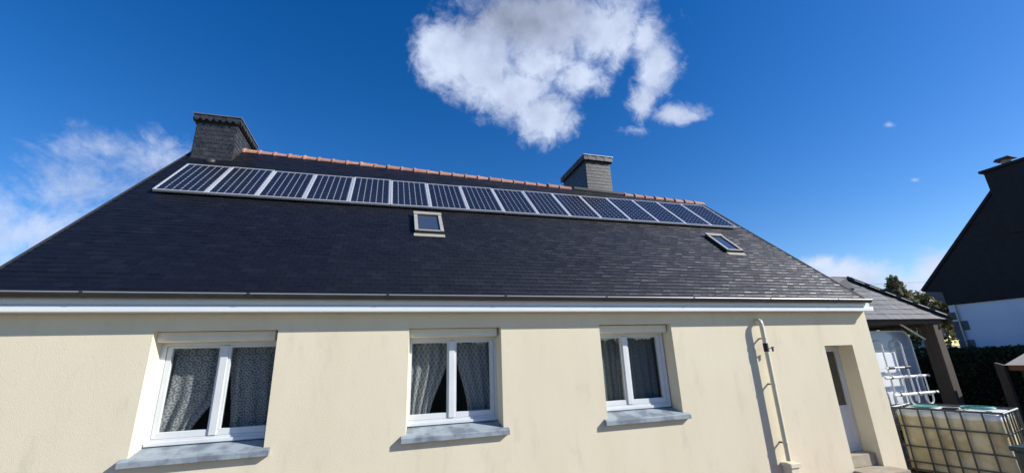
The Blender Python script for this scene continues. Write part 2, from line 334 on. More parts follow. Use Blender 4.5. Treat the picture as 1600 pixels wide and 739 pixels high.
for i in range(len(xs)-1):
    for j in range(len(zs)-1):
        cx, cz = (xs[i]+xs[i+1])/2, (zs[j]+zs[j+1])/2
        if any(o[0] < cx < o[1] and o[2] < cz < o[3] for o in OPEN): continue
        w.poly([(xs[i],YW,zs[j]),(xs[i+1],YW,zs[j]),(xs[i+1],YW,zs[j+1]),(xs[i],YW,zs[j+1])])
for k, (a, b, c, d) in enumerate(OPEN):
    yb, s = (6.66, .035) if k < 3 else (6.90, .0)
    w.poly([(a,YW,c),(a,YW,d),(a+s,yb,d),(a+s,yb,c)]); w.poly([(b,YW,c),(b-s,yb,c),(b-s,yb,d),(b,YW,d)])
    w.poly([(a,YW,d),(b,YW,d),(b-s,yb,d),(a+s,yb,d)])
    if k < 3: w.poly([(a,YW,c),(a+s,yb,c),(b-s,yb,c),(b,YW,c)])
# return of the front wall at its right corner
w.poly([(9.68,YW,GZ),(9.68,6.72,GZ),(9.68,6.72,3.33),(9.68,YW,3.33)]); w.poly([(9.68,6.72,GZ),(9.05,6.72,GZ),(9.05,6.72,3.33),(9.68,6.72,3.33)])
w.build('wall', m_stucco, house)
def gable(x, base0, r):
    u = x; b = MB(); t = RP(u, ridge_v(u), -.05)
    b.prism([(base0,GZ),(13.9,GZ),(13.9,3.3),(t.y,t.z-.03),(base0, 3.33 if base0 < 6.5 else 3.9)], 'x', x, x+.12); b.build('wall', m_stucco, house)
gable(-4.34, 6.345, 0); gable(8.93, 6.725, 0)
MB().box((-4.2,13.7,GZ),(8.9,13.88,3.3)).build('wall', m_stucco, house)
MB().box((-4.2,9.4,GZ),(8.0,9.5,3.2)).build('partition_wall', m_room, house)
MB().box((-4.2,6.67,.45),(9.0,13.6,.5)).build('floor', m_room, house)
MB().box((-4.2,6.4,3.2),(8.9,13.6,3.24)).build('ceiling', m_room, house)
MB().box((9.05,6.36,3.335),(9.66,6.72,3.35)).build('wall_cap', m_zinc, house)
# roof deck
roof = MB(); q = [RP(u, v, 0) for u, v in RQ]; q2 = [RP(u, v, -.06) for u, v in RQ]
roof.hexa([q2[0],q2[1],q2[2],q2[3],q[0],q[1],q[2],q[3]])
bl, br = Vector((-4.5,14.3,3.2)), Vector((9.4,14.3,3.2))
roof.hexa([q2[3]+Vector((0,.02,0)),q2[2]+Vector((0,.02,0)),br-Vector((0,0,.08)),bl-Vector((0,0,.08)),q[3]+Vector((0,.003,.02)),q[2]+Vector((0,.003,.02)),br,bl])
roof = roof.build('roof', m_deck, house)
# slates
def clip(poly, quad):
    for i in range(len(quad)):
        (ax, ay), (bx, by) = quad[i], quad[(i+1) % len(quad)]; o = []
        side = lambda p: (bx-ax)*(p[1]-ay) - (by-ay)*(p[0]-ax)
        for k in range(len(poly)):
            p, r = poly[k], poly[(k+1) % len(poly)]; sp, sr = side(p), side(r)
            if sp >= 0: o.append(p)
            if (sp >= 0) != (sr >= 0):
                t = sp/(sp-sr); o.append((p[0]+(r[0]-p[0])*t, p[1]+(r[1]-p[1])*t))
        poly = o
        if not poly: break
    return poly
EXPO, SW = .110, .165
QC = [(u, v) for u, v in RQ]; QC[0] = (-4.52,-.06); QC[1] = (9.50,-.06)
cells = []
for r in range(57):
    v0 = r*EXPO - .05; off = (r % 2)*SW/2 + random.uniform(-.008,.008); u = -4.7 + off
    while u < 9.6:
        cells.append((u, v0)); u += SW
CAM = Vector((0,0,2.4))
def inside(u, v): return len(clip([(u,v),(u+SW,v),(u+SW,v+.13),(u,v+.13)], QC)) == 4 and abs(u) < 99 and all((bx-ax)*(y-ay)-(by-ay)*(x-ax) > 0 for (ax,ay),(bx,by) in zip(QC, QC[1:]+QC[:1]) for x, y in ((u,v),(u+SW,v),(u+SW,v+.16),(u,v+.16)))
near = sorted([c for c in cells if inside(*c) and c[1] > .05 and -4.2 < c[0]], key=lambda c: (RP(c[0], c[1])-CAM).length)[:300]
nearset = set(near)
def slate_mesh(k):
    b = MB(); L_, g = .165, .0022; t = .0065; rg = random.Random(k); j = [rg.uniform(-.002,.002) for _ in range(2)]
    P = [(j[0],0),(j[0],.0012),(.016+j[0],t),(L_,t),(L_,0)]; n = len(P)
    for x in (g, SW-g): b.v += [(x, y, z) for y, z in P]
    b.f.append(tuple(range(n-1,-1,-1))); b.f.append(tuple(range(n,2*n))); b.f += [(k, (k+1) % n, n+(k+1) % n, n+k) for k in range(n)]; b.rnd = [0.]*(n+2)
    return b.mesh('slate', m_slate)
SM = [slate_mesh(k) for k in range(4)]
base3 = Matrix((Vector((1,0,0)), VD, ND)).transposed()
def slate_rot():
    return Matrix.Rotation(random.gauss(0,.007), 3, 'Y') @ Matrix.Rotation(-.052 + random.gauss(0,.007), 3, 'X')
for u, v in near:
    m4 = (base3 @ slate_rot()).to_4x4(); m4.translation = RP(u, v, .0115 + random.uniform(0,.0015))
    link('slate', random.choice(SM), roof, m4)
st = MB()
for u, v in cells:
    if (u, v) in nearset: continue
    pg = clip([(u+.0022,v),(u+SW-.0022,v),(u+SW-.0022,v+.165),(u+.0022,v+.165)], QC)
    if len(pg) < 3: continue
    R = slate_rot(); n0 = .0115 + random.uniform(0,.0015); rr = random.random()*.98+.01
    top = []; bot = []
    for x, y in pg:
        p = R @ Vector((x-u, y-v, .0055)); top.append(RP(u+p.x, v+p.y, n0+p.z)); p = R @ Vector((x-u, y-v, 0)); bot.append(RP(u+p.x, v+p.y, n0+p.z))
    if len(pg) == 4 and inside(u, v):      # whole slate: chamfered lower edge catches the light
        g = .0022; cl = max(.003, .016 + .040*mnoise.noise(Vector((u*1.1, v*1.6, 3))) + .026*mnoise.noise(Vector((u*3.3, v*4, 9))) + random.gauss(0,.010)); cl = min(cl, .05); Q = [(0,.0065-min(.0060,cl*.45)),(cl,.0065),(.165,.0065)]; A = []
        for y, z in Q:
            row = []
            for x in (g, SW-g):
                p = R @ Vector((x,y,z)); row.append(RP(u+p.x, v+p.y, n0+p.z))
            A.append(row)
        lo = []
        for x in (g, SW-g):
            p = R @ Vector((x,0,-.001)); lo.append(RP(u+p.x, v+p.y, n0+p.z))
        st.poly([lo[0],lo[1],A[0][1],A[0][0]], rr); st.poly([A[0][0],A[0][1],A[1][1],A[1][0]], rr); st.poly([A[1][0],A[1][1],A[2][1],A[2][0]], rr)
        continue
    st.poly(top, rr)
    for k in range(len(top)): st.poly([bot[k], bot[(k+1) % len(top)], top[(k+1) % len(top)], top[k]], rr)
st.build('slate_courses', m_slate, roof, kind='stuff')
# zinc verge strips on both rakes
for (a, b) in ((RQ[0], RQ[3]), (RQ[1], RQ[2])):
    MB().beam(RP(*a, .0), RP(*b, .0), .03, .05, ND).build('verge', m_lead, roof)
# ridge tiles
def ridge_pt(u): return RP(u, ridge_v(u), .0)
def ridge_tile_mesh():
    b = MB(); n = 9; L_ = .36
    def arc(y, r, z): return [(r*cos(pi*(k/(n-1))*1.1-.157), y, z + r*sin(pi*(k/(n-1))*1.1-.157)) for k in range(n)]
    secs = [(0,.140,0),(.04,.140,0),(.045,.122,0),(L_,.112,0)]
    A = [arc(*s) for s in secs]; I = [arc(s[0], s[1]-.02, s[2]) for s in secs]
    for p, q in zip(A, A[1:]):
        for k in range(n-1): b.poly([p[k], p[k+1], q[k+1], q[k]])
    for k in range(n-1): b.poly([A[0][k], I[0][k], I[0][k+1], A[0][k+1]]); b.poly([A[-1][k], I[-1][k], I[-1][k+1], A[-1][k+1]])
    # mortar knob on the collar
    return b.mesh('ridge_tile', m_terra, True)
rt = ridge_tile_mesh(); rdir = (ridge_pt(9)-ridge_pt(-3.5)).normalized()
rx = rdir.cross(Vector((0,0,1))).normalized(); rz = rx.cross(rdir)
u = -3.5
while u < 9.12:
    if not (4.72 < u < 6.38):
        m4 = Matrix((rx, rdir, rz)).transposed().to_4x4() @ Matrix.Rotation(random.gauss(0,.012), 4, 'X') @ Matrix.Rotation(random.gauss(0,.02), 4, 'Z')
        m4.translation = ridge_pt(u) + Vector((0,.04,-.055 + random.uniform(-.006,.006)))
        link('ridge_tile', rt, roof, m4)
    u += .335
MB().beam(ridge_pt(4.98)+Vector((0,.04,.02)), ridge_pt(6.55)+Vector((0,.04,.02)), .20, .07).build('ridge_flashing', m_lead, roof)
# gutter: half-round zinc with a rolled rim, in jointed lengths
gprof = []
gc_y, gc_z, gr = 6.104, 3.345, .060
for k in range(11):
    t = pi + pi*k/10; gprof.append((gc_y + gr*cos(t), gc_z + gr*sin(t)))
for k in range(10, -1, -1):
    t = pi + pi*k/10; gprof.append((gc_y + (gr-.004)*cos(t), gc_z + (gr-.004)*sin(t)))
g = MB().prism(gprof, 'x', -4.6, 9.56); rim = MB().tube([(-4.6,gc_y-gr+.002,gc_z+.002),(9.56,gc_y-gr+.002,gc_z+.002)], .010, 8)
for xe in (-4.6, 9.556): g.prism([(gc_y + gr*cos(pi+pi*k/10), gc_z + gr*sin(pi+pi*k/10)) for k in range(11)], 'x', xe, xe+.004)
gut = g.build('gutter', m_gut, house, True); rim.build('gutter_rim', m_rim, gut, True)
for k in range(8):
    xx = -3.45 + k*1.72
    jb = MB().prism([(gc_y + (gr+.003)*cos(pi+pi*i/10), gc_z + (gr+.003)*sin(pi+pi*i/10)) for i in range(11)] + [(gc_y + (gr-.002)*cos(pi+pi*i/10), gc_z + (gr-.002)*sin(pi+pi*i/10)) for i in range(10,-1,-1)], 'x', xx, xx+.035)
    jb.tube([(xx,gc_y-gr+.002,gc_z+.002),(xx+.035,gc_y-gr+.002,gc_z+.002)], .0125, 8); jb.build('gutter_joint', m_gut, gut, True)
MB().box((-4.55,6.166,3.216),(9.62,6.185,3.36)).build('fascia_board', m_fascia, house, bevel=.003)
MB().prism([(6.19,3.125),(6.15,3.125),(6.146,3.135),(6.146,3.195),(6.158,3.213),(6.19,3.213)], 'x', -4.55, 9.68).build('fascia_board', m_fascia, house, bevel=.002)
MB().box((-4.5,6.192,3.132),(9.66,6.337,3.145)).build('soffit', m_fascia, house)

# ---- chimneys
def chimney(x0, x1, y0, y1, ztop, zc0, zc1, name_side):
    zb = 6.3; mt = m_slate5 if name_side == 'left' else m_slate3; hk = MB()
    c = MB().box((x0,y0,zb),(x1,y1,ztop)).build('chimney', mt, house)
    rows = int((ztop-6.85)/.105)+1; s = MB()
    for r in range(rows+2):
        z = ztop - .02 - (r+1)*.105
        for face in range(3):
            if face == 0: a, bdir, out, ln = Vector((x0,y0,z)), Vector((1,0,0)), Vector((0,-1,0)), x1-x0
            elif face == 1: a, bdir, out, ln = Vector((x1,y0,z)), Vector((0,1,0)), Vector((1,0,0)), y1-y0
            else: a, bdir, out, ln = Vector((x0,y1,z)), Vector((0,-1,0)), Vector((-1,0,0)), y1-y0
            t = -(r % 2)*.075
            while t < ln-.01:
                t0, t1 = max(t,0)+.002, min(t+.15, ln)-.002
                if t1-t0 > .02:
                    k = random.uniform(.008,.013); h = .118; rr = random.random()*.98+.01; p = a+bdir*t0; q_ = a+bdir*t1
                    up = Vector((0,0,h)); s.hexa([p, q_, q_+out*k, p+out*k, p+up, q_+up, q_+up+out*.003, p+up+out*.003] if False else [p-out*.001, q_-out*.001, q_+out*k, p+out*k, p-out*.001+up, q_-out*.001+up, q_+up+out*.003, p+up+out*.003], rr)
                    if name_side == 'left' and face < 2 and random.random() < .75:
                        hc = (p+q_)/2 + out*(k+.002); hk.obox(hc - bdir*.004 - up*.05, bdir*.008, out*.005, Vector((0,0,.02)))
                t += .15
    s.build('chimney_slates', mt, c, kind='stuff')
    if hk.f: hk.build('slate_hooks', m_zinc, c, kind='stuff')
    # flared cap faced with hanging slates
    ov = .06
    cap = MB().box((x0-ov+.012,y0-ov+.012,zc0+.01),(x1+ov-.012,y1+ov-.012,zc1)).build('chimney_cap', m_deck, c)
    cs = MB()
    for face, (a, bdir, out, ln) in enumerate(((Vector((x0-ov,y0-ov,zc0)), Vector((1,0,0)), Vector((0,-1,0)), x1-x0+2*ov), (Vector((x1+ov,y0-ov,zc0)), Vector((0,1,0)), Vector((1,0,0)), y1-y0+2*ov), (Vector((x0-ov,y1+ov,zc0)), Vector((0,-1,0)), Vector((-1,0,0)), y1-y0+2*ov))):
        nsl = max(3, round(ln/.13)); wd = ln/nsl
        for k in range(nsl):
            lay = .008 if k % 2 else .0
            rr = random.random()*.98+.01; sl_ = out*(.004+lay); p = a + bdir*(k*wd-.004); q_ = p + bdir*(wd+.008); up = Vector((0,0,zc1-zc0)); sk = bdir*random.uniform(-.006,.006)
            bot = sl_ + out*.016
            if name_side == 'left':   # pointed scales
                mid = p + bdir*(wd/2)
                cs.hexa([p+up*.42+sl_*0, mid+sk*0, q_+up*.42, mid+up*.5, p+up*.42+bot, mid+bot, q_+up*.42+bot, mid+up*.5+bot], rr)
                cs.hexa([p+up*.42, q_+up*.42, q_+up*.42+sl_+out*.01, p+up*.42+sl_+out*.01, p+up, q_+up, q_+up+sl_, p+up+sl_], rr)
            else:
                cs.hexa([p+sk, q_+sk, q_+sk+bot, p+sk+bot, p+up, q_+up, q_+up+sl_, p+up+sl_], rr)
    cs.build('cap_slates', mt, c, kind='stuff')
    MB().box((x0-ov-.03,y0-ov-.03,zc1+.001),(x1+ov+.03,y1+ov+.03,zc1+.025)).build('cap_flashing', m_zinc, c, bevel=.004)
    return c
chimney(-4.30,-3.51,9.835,11.1,7.86,7.82,7.975,'left')
chimney(5.42,6.225,9.95,11.55,8.02,8.0,8.145,'right')
# small hood vent under the left chimney
hv = MB(); c0 = RP(-3.87, 4.98, .02)
for k in range(6):
    t = k/5*pi/2; r1 = .10*cos(t); zz = .06*sin(t)
    hv.v += [tuple(c0 + Vector((r1*cos(a), 0, 0)) + VD*(r1*sin(a)) + ND*zz) for a in [2*pi*i/14 for i in range(14)]]
for k in range(5):
    for i in range(14): hv.f.append((k*14+i, k*14+(i+1) % 14, (k+1)*14+(i+1) % 14, (k+1)*14+i)); hv.rnd.append(0.)
hv.build('roof_vent', m_lead, house, True)

# ---- roof windows
def skylight(u0, u1, v0, v1):
    h = .085; s = house
    fr = MB(); c = [RP(u0,v0,.006),RP(u1,v0,.006),RP(u1,v1,.006),RP(u0,v1,.006)]
    def bar(a, b, cc, d, n0, n1, mt, nm, par):
        p = [RP(a,b,n0),RP(cc,b,n0),RP(cc,d,n0),RP(a,d,n0),RP(a,b,n1),RP(cc,b,n1),RP(cc,d,n1),RP(a,d,n1)]
        return MB().hexa(p).build(nm, mt, par, bevel=.004)
    root = MB()
    for a, b, cc, d in ((u0,v0,u0+.07,v1),(u1-.07,v0,u1,v1),(u0+.07,v0,u1-.07,v0+.06),(u0+.07,v1-.07,u1-.07,v1)):
        p = [RP(a,b,.004),RP(cc,b,.004),RP(cc,d,.004),RP(a,d,.004),RP(a,b,h-.012),RP(cc,b,h-.012),RP(cc,d,h-.012),RP(a,d,h-.012)]; root.hexa(p)
    root = root.build('skylight', m_skyside, house)
    bar(u0-.004,v0+.01,u0+.062,v1-.085,h-.011,h+.006,m_skyframe,'frame',root); bar(u1-.062,v0+.01,u1+.004,v1-.085,h-.011,h+.006,m_skyframe,'frame',root)
    bar(u0-.01,v1-.08,u1+.01,v1+.03,h-.011,h+.018,m_skyframe,'frame',root); bar(u0+.064,v0+.008,u1-.064,v0+.05,h-.011,h+.002,m_skyframe,'frame',root)
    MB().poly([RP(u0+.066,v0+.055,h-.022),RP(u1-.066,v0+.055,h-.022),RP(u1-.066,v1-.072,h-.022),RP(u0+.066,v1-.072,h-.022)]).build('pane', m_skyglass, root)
    bar(u0-.02,v0-.11,u1+.02,v0-.005,.018,.026,m_skyframe,'apron_flashing',root)
    return root
skylight(.435,.97,1.955,2.76); skylight(7.45,7.915,1.79,2.60)

# ---- windows
def bars(b, x0, x1, z0, z1, y0, y1, wl, wr, wb, wt):
    b.box((x0,y0,z0),(x0+wl,y1,z1)); b.box((x1-wr,y0,z0),(x1,y1,z1)); b.box((x0+wl,y0,z0),(x1-wr,y1,z0+wb)); b.box((x0+wl,y0,z1-wt),(x1-wr,y1,z1)); return b
def window(xc, hw, sx0, sx1, ox0, ox1, dz=0.):
    x0, x1 = xc-hw, xc+hw; z0, z1 = 1.555, 2.775+dz
    wdw = bars(MB(), x0-.02, x1+.02, z0, z1, 6.565, 6.64, .062, .062, .075, .04).build('window', m_pvc, house, bevel=.004)
    for s in (-1, 1):
        a, b = (x0+.046, xc-.012) if s < 0 else (xc+.012, x1-.046)
        sh = bars(MB(), a, b, z0+.08, z1-.045, 6.575, 6.63, .058, .058, .072, .025)
        sh.build('sash', m_pvc, wdw, bevel=.005)
        MB().box((a+.05,6.612,z0+.145),(b-.05,6.616,z1-.06)).build('pane', m_glass, wdw)
    MB().box((xc-.045,6.556,z0+.082),(xc+.04,6.574,z1-.047)).build('meeting_stile', m_pvc, wdw, bevel=.004)
    MB().box((x0,6.545,z0+.005),(x1,6.563,z0+.045)).build('weather_bar', m_pvc, wdw, bevel=.004)
    MB().prism([(6.60,2.776+dz),(6.45,2.776+dz),(6.425,2.79+dz),(6.42,2.83+dz),(6.43,2.905+dz),(6.60,2.905+dz)], 'x', ox0+.012, ox1-.045).build('shutter_box', m_box, wdw, bevel=.004)
    MB().prism([(6.60,2.79+dz),(6.44,2.79+dz),(6.435,2.895+dz),(6.60,2.895+dz)], 'x', ox1-.044, ox1-.03).build('shutter_end', m_skyframe, wdw)
    f = lambda y: 1.455 + (y-6.27)*.31
    sl_ = MB().prism([(6.338,1.385),(6.272,1.385),(6.268,1.39),(6.268,f(6.27)-.006),(6.276,f(6.276)),(6.338,f(6.338))], 'x', sx0, sx1)
    sl_.prism([(6.60,1.44),(6.338,1.44),(6.338,f(6.338)),(6.60,f(6.60))], 'x', ox0+.004, ox1-.004); sl_.build('sill', m_sill, wdw)
    return wdw
window(-2.03, .70, -2.835, -1.305, -2.77, -1.38); window(.995, .70, .275, 1.795, .335, 1.72); window(4.0, .765, 3.36, 4.925, 3.42, 4.83, .015)

# ---- curtains (hang behind the panes)
def curtain(label, cat, mt, xl, xr, y, folds, amp=.022, group='net curtains behind the house windows', z0=1.62, z1=2.74):
    nx, nz = 64, 30; me = bpy.data.meshes.new('net_curtain'); vs = []; fs = []; uvs = []
    for j in range(nz+1):
        t = j/nz; a, b = xl(t), xr(t)
        for i in range(nx+1):
            s = i/nx; x = a+(b-a)*s; k = .55+.45*t
            vs.append((x, y + amp*k*sin(folds*2*pi*s + 1.3*sin(5*s+t)) + .4*amp*sin(17*s+3*t), z1-(z1-z0)*t)); uvs.append((s*.62, t*1.1))
    for j in range(nz):
        for i in range(nx): p = j*(nx+1)+i; fs.append((p, p+1, p+nx+2, p+nx+1))
    me.from_pydata(vs, [], fs); ul = me.uv_layers.new(name='UVMap')
    for l in me.loops: ul.data[l.index].uv = uvs[l.vertex_index]
    me.materials.append(mt); me.polygons.foreach_set('use_smooth', [True]*len(me.polygons))
    o = link('net_curtain', me); o['label'] = label; o['category'] = cat; o['group'] = group; return o
sm = lambda t: t*t*(3-2*t)
curtain('ring-patterned lace curtain swept left in left pane of the large left window', 'curtain', m_ring, lambda t: -2.72, lambda t: -2.03 - .30*sm(max(0,(t-.45)/.55)), 6.72, 4)
curtain('ring-patterned lace curtain swept right in right pane of the large left window', 'curtain', m_ring, lambda t: -2.0 + .10*sm(t), lambda t: -1.36, 6.72, 4)
curtain('diamond-patterned lace curtain tied back to the left in the middle window', 'curtain', m_diam, lambda t: .31, lambda t: .95 - .26*sm(max(0,(t-.2)/.8)), 6.72, 5)
curtain('diamond-patterned lace curtain tied back to the right in the middle window', 'curtain', m_diam, lambda t: 1.05 + .22*sm(t), lambda t: 1.70, 6.72, 5)
curtain('plain sheer grey curtain in left pane of the right window', 'curtain', m_sheer, lambda t: 3.2, lambda t: 3.98, 6.72, 7)
curtain('plain sheer grey curtain in right pane of the right window', 'curtain', m_sheer, lambda t: 4.0, lambda t: 4.78, 6.72, 6)

# ---- door in its deep reveal, and steps
door = bars(MB(), 8.335, 9.085, .49, 2.46, 6.645, 6.70, .03, .03, .05, .05).build('door', m_pvc, house, bevel=.004)
bars(MB(), 8.37, 9.05, .545, 2.405, 6.655, 6.692, .055, .055, .09, .05).build('door_frame', m_pvc, door, bevel=.004)
MB().box((8.424,6.668,1.32),(8.996,6.673,2.355)).build('pane', m_glass, door)
MB().box((8.425,6.664,.636),(8.995,6.683,1.239)).build('door_panel', m_pvc, door, bevel=.004)
MB().box((8.425,6.660,1.24),(8.995,6.687,1.319)).build('rail', m_pvc, door, bevel=.004)
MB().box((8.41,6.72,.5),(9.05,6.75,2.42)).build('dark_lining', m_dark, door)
MB().box((8.334,6.43,.275),(9.086,6.72,.485)).build('threshold_step', m_concrete, house, bevel=.012)
MB().box((8.30,5.98,.089),(9.20,6.336,.272)).build('doorstep', m_concrete, house, bevel=.012)
MB().box((8.334,6.337,.09),(9.086,6.72,.273)).build('doorstep', m_concrete, house)

# ---- downpipe
px_, py_ = 6.735, 6.225
pp = [(px_-.0,6.345,2.93),(px_,6.31,2.965),(px_,6.275,2.968),(px_,6.24,2.945),(px_,6.228,2.90),(px_,py_,2.84),(px_,py_,2.5)]
dp = MB().tube(pp + [(px_,py_,1.5),(px_,py_,.60)], .040, 14).build('downpipe', m_pipe, house, True)
for z in (1.82, .86, 2.62): MB().tube([(px_,py_,z),(px_,py_,z+.035)], .045, 14).build('bracket', m_pipe, dp, True); MB().box((px_-.012,6.25,z+.005),(px_+.012,6.337,z+.028)).build('bracket_stem', m_lead, dp)
MB().tube([(px_,py_,2.40),(px_,py_,2.55)], .0445, 14).build('collar', m_dark, dp, True)
o_ = MB().tube([(px_+.04,py_,2.455),(px_+.15,py_,2.458)], .009, 8); o_.tube([(px_+.15,py_,2.40),(px_+.15,py_,2.475)], .016, 8); o_.tube([(px_+.13,py_,2.475),(px_+.185,py_,2.475)], .011, 8)
o_.build('outlet_tap', m_dark, dp, True)
b_ = MB().box((px_-.07,6.14,.50),(px_+.16,6.335,.57)); b_.box((px_-.06,6.16,.089),(px_+.12,6.335,.50)); b_.build('pipe_hopper', m_pipe, dp, bevel=.01)

# ------------------------------------------------------------------ solar panels
P0 = Vector((-4.079, 8.253, 5.526)); sk = radians(.5477)
T = Vector((1,0,0))*cos(sk) + VD*sin(sk); B = -Vector((1,0,0))*sin(sk) + VD*cos(sk); PW, PH = .81, 1.4576
pm = Matrix((T, B, ND)).transposed().to_4x4()
def panel_parts():
    fr = MB(); w_, t = .028, .042
    for a, b in (((.005,0,-t),(PW-.005,w_,0)),((.005,PH-w_,-t),(PW-.005,PH,0)),((.005,w_,-t),(.005+w_,PH-w_,0)),((PW-.005-w_,w_,-t),(PW-.005,PH-w_,0))): fr.box(a, b)
    me_f = fr.mesh('frame', m_alu, bevel=.002)
    me_b = MB().box((.033,w_,-.030),(PW-.033,PH-w_,-.006)).mesh('backing_sheet', m_back)
    ce = MB(); cw, ch = (PW-.066-.012)/6, (PH-2*w_-.012)/12
    for i in range(6):
        for j in range(12):
            x0, y0 = .033+.006+i*cw+.0045, w_+.006+j*ch+.0034; x1, y1 = x0+cw-.0085, y0+ch-.0068; c = .012; z = -.0035
            ce.poly([(x0+c,y0,z),(x1-c,y0,z),(x1,y0+c,z),(x1,y1-c,z),(x1-c,y1,z),(x0+c,y1,z),(x0,y1-c,z),(x0,y0+c,z)])
    me_c = ce.mesh('solar_cells', m_cell)
    rl = MB()
    for yy in (.3, 1.12): rl.box((0,yy,-.082),(PW,yy+.04,-.043))
    return me_f, me_b, me_c, rl.mesh('mounting_rail', m_alu)
ORD = ['first','second','third','fourth','fifth','sixth','seventh','eighth','ninth','tenth','eleventh','twelfth','thirteenth','fourteenth','fifteenth','sixteenth']
EXTRA = {0:'leftmost solar panel of the roof row, just below the left slate chimney', 5:'sixth solar panel from the left, above and left of the middle skylight', 6:'seventh solar panel from the left, directly above the middle skylight',
 10:'eleventh solar panel from the left, just left of the right chimney', 11:'twelfth solar panel from the left, right under the right chimney', 15:'rightmost solar panel of the roof row, touching the right roof edge'}
pf, pb, pc, pr = panel_parts(); first = None
for k in range(16):
    lab = EXTRA.get(k, '%s solar panel from the left end of the roof row' % ORD[k]); loc = P0 + T*(PW*k)
    if first is None:
        r = thing('solar_panel', lab, 'solar panel', loc, 'solar panels in a row below the ridge'); first = [r]
        for nm, me in (('frame', pf), ('backing_sheet', pb), ('solar_cells', pc), ('mounting_rail', pr)):
            o = bpy.data.objects.new(nm, me); COL.objects.link(o); o.parent = r; o.matrix_basis = pm; first.append(o)
            if nm == 'solar_cells': o['kind'] = 'stuff'
    else:
        r = first[0].copy(); COL.objects.link(r); r['label'] = lab; r.location = loc; jr = Matrix.Rotation(random.gauss(0,.004), 4, 'X') @ Matrix.Rotation(random.gauss(0,.003), 4, 'Y')
        for c in first[1:]:
            d = c.copy(); COL.objects.link(d); d.parent = r
            d.matrix_basis = jr @ pm

# ------------------------------------------------------------------ carport
cp = thing('carport', 'open carport with small grey slate hip roof on dark timber post', 'carport', (11.5,8,GZ))
CE = Vector((0,7.0,3.035)); CA = radians(44.5); CV = Vector((0,cos(CA),sin(CA))); CN = Vector((0,-sin(CA),cos(CA)))
def CP(u, v, n=0.): return CE + Vector((u,0,0)) + CV*v + CN*n
vt = 1.70; CQ = [(9.75,0),(13.55,0),(12.25,vt),(11.3,vt)]
rf = MB(); tq = [CP(u,v,0) for u,v in CQ]; bq = [CP(u,v,-.05) for u,v in CQ]; rf.hexa(bq+tq)
ap = CP(12.25,vt,0); rf.poly([CP(13.55,0,0), Vector((13.55,13,3.035)), Vector((12.25,11.8,ap.z)), ap]); rf.poly([CP(11.3,vt), ap, Vector((12.25,11.8,ap.z)), Vector((11.3,11.8,ap.z))])
rf = rf.build('roof', m_lead, cp)
cs_ = []
for r in range(10):
    v0 = r*.19-.03; u = 9.2+(r % 2)*.11
    while u < 13.6: cs_.append((u, v0)); u += .225
csm = MB(); csm.hexa([(.004,0,0),(.221,0,0),(.221,.23,0),(.004,.23,0),(.004,0,.010),(.221,0,.010),(.221,.23,.010),(.004,.23,.010)]); csm = csm.mesh('slate', m_slate2)
cb3 = Matrix((Vector((1,0,0)), CV, CN)).transposed(); edge = MB(); CQ2 = [(9.75,-.05),(13.6,-.05),(12.25,vt),(11.3,vt)]
for u, v in cs_:
    full = [(u,v),(u+.223,v),(u+.223,v+.23),(u,v+.23)]; pg = clip(full, CQ2)
    if len(pg) < 3: continue
    R = Matrix.Rotation(random.gauss(0,.01), 3, 'Y') @ Matrix.Rotation(-.06+random.gauss(0,.01), 3, 'X')
    if len(pg) == 4 and all(abs(a[0]-b[0])+abs(a[1]-b[1]) < 1e-6 for a, b in zip(sorted(pg), sorted(full))):
        m4 = (cb3 @ R).to_4x4(); m4.translation = CP(u, v, .017); link('slate', csm, rf, m4)
    else:
        top = []; bot = []
        for x, y in pg:
            p = R @ Vector((x-u,y-v,.006)); top.append(CP(u+p.x, v+p.y, .013+p.z)); p = R @ Vector((x-u,y-v,0)); bot.append(CP(u+p.x, v+p.y, .013+p.z))
        rr = random.random()*.9+.05; edge.poly(top, rr)
        for k in range(len(top)): edge.poly([bot[k],bot[(k+1) % len(top)],top[(k+1) % len(top)],top[k]], rr)
edge.build('cut_slates', m_slate2, rf, kind='stuff')
hipa, hipb = CP(13.66,-.05,.05), CP(12.2,vt+.03,.05)
MB().beam(hipa, hipb, .16, .07, (0,0,1)).build('hip_capping', m_lead, rf)
for k in range(6):     # pale slips painted in for the light slit gaps under the hip capping
    t0, t1 = .06+k*.15, .06+k*.15+.10
    o1 = Vector((-.10,-.055,.008)); a = hipa.lerp(hipb, t0)+o1; b = hipa.lerp(hipb, t1)+o1
    MB().beam(a, b, .025, .015, CN).build('hip_light_slit', m_zinc, rf)
MB().beam(ap+Vector((.1,0,.03)), Vector((11.6,ap.y,ap.z+.03)), .14, .07).build('ridge_capping', m_lead, rf)
fl = MB().hexa([CP(10.9,1.12,.02),CP(11.66,1.10,.02),CP(12.1,1.69,.02),CP(11.2,1.66,.02),CP(10.9,1.12,.12),CP(11.66,1.10,.12),CP(12.1,1.69,.06),CP(11.2,1.66,.12)]).build('flashing', m_lead, rf)
MB().box((9.9,7.07,2.92),(13.45,7.18,3.02)).build('beam', m_wood, cp, bevel=.008)
MB().box((9.75,11.8,2.86),(13.5,11.95,3.02)).build('beam', m_wood, cp, bevel=.008)
MB().box((13.06,7.37,2.86),(13.30,11.7,3.0)).build('beam', m_wood, cp, bevel=.008)
MB().box((13.06,7.07,GZ),(13.31,7.36,2.919)).build('post', m_wood, cp, bevel=.012)
MB().box((13.0,11.7,GZ),(13.3,11.99,2.859)).build('post', m_wood, cp, bevel=.012)
for k in range(6): MB().box((9.9+k*.6,7.19,2.93),(9.97+k*.6,11.79,3.03)).build('rafter', m_wood, cp)
MB().tube([(12.22,7.3,2.97),(13.02,7.3,2.56)], .022, 10).build('brace', m_pipe, cp, True)

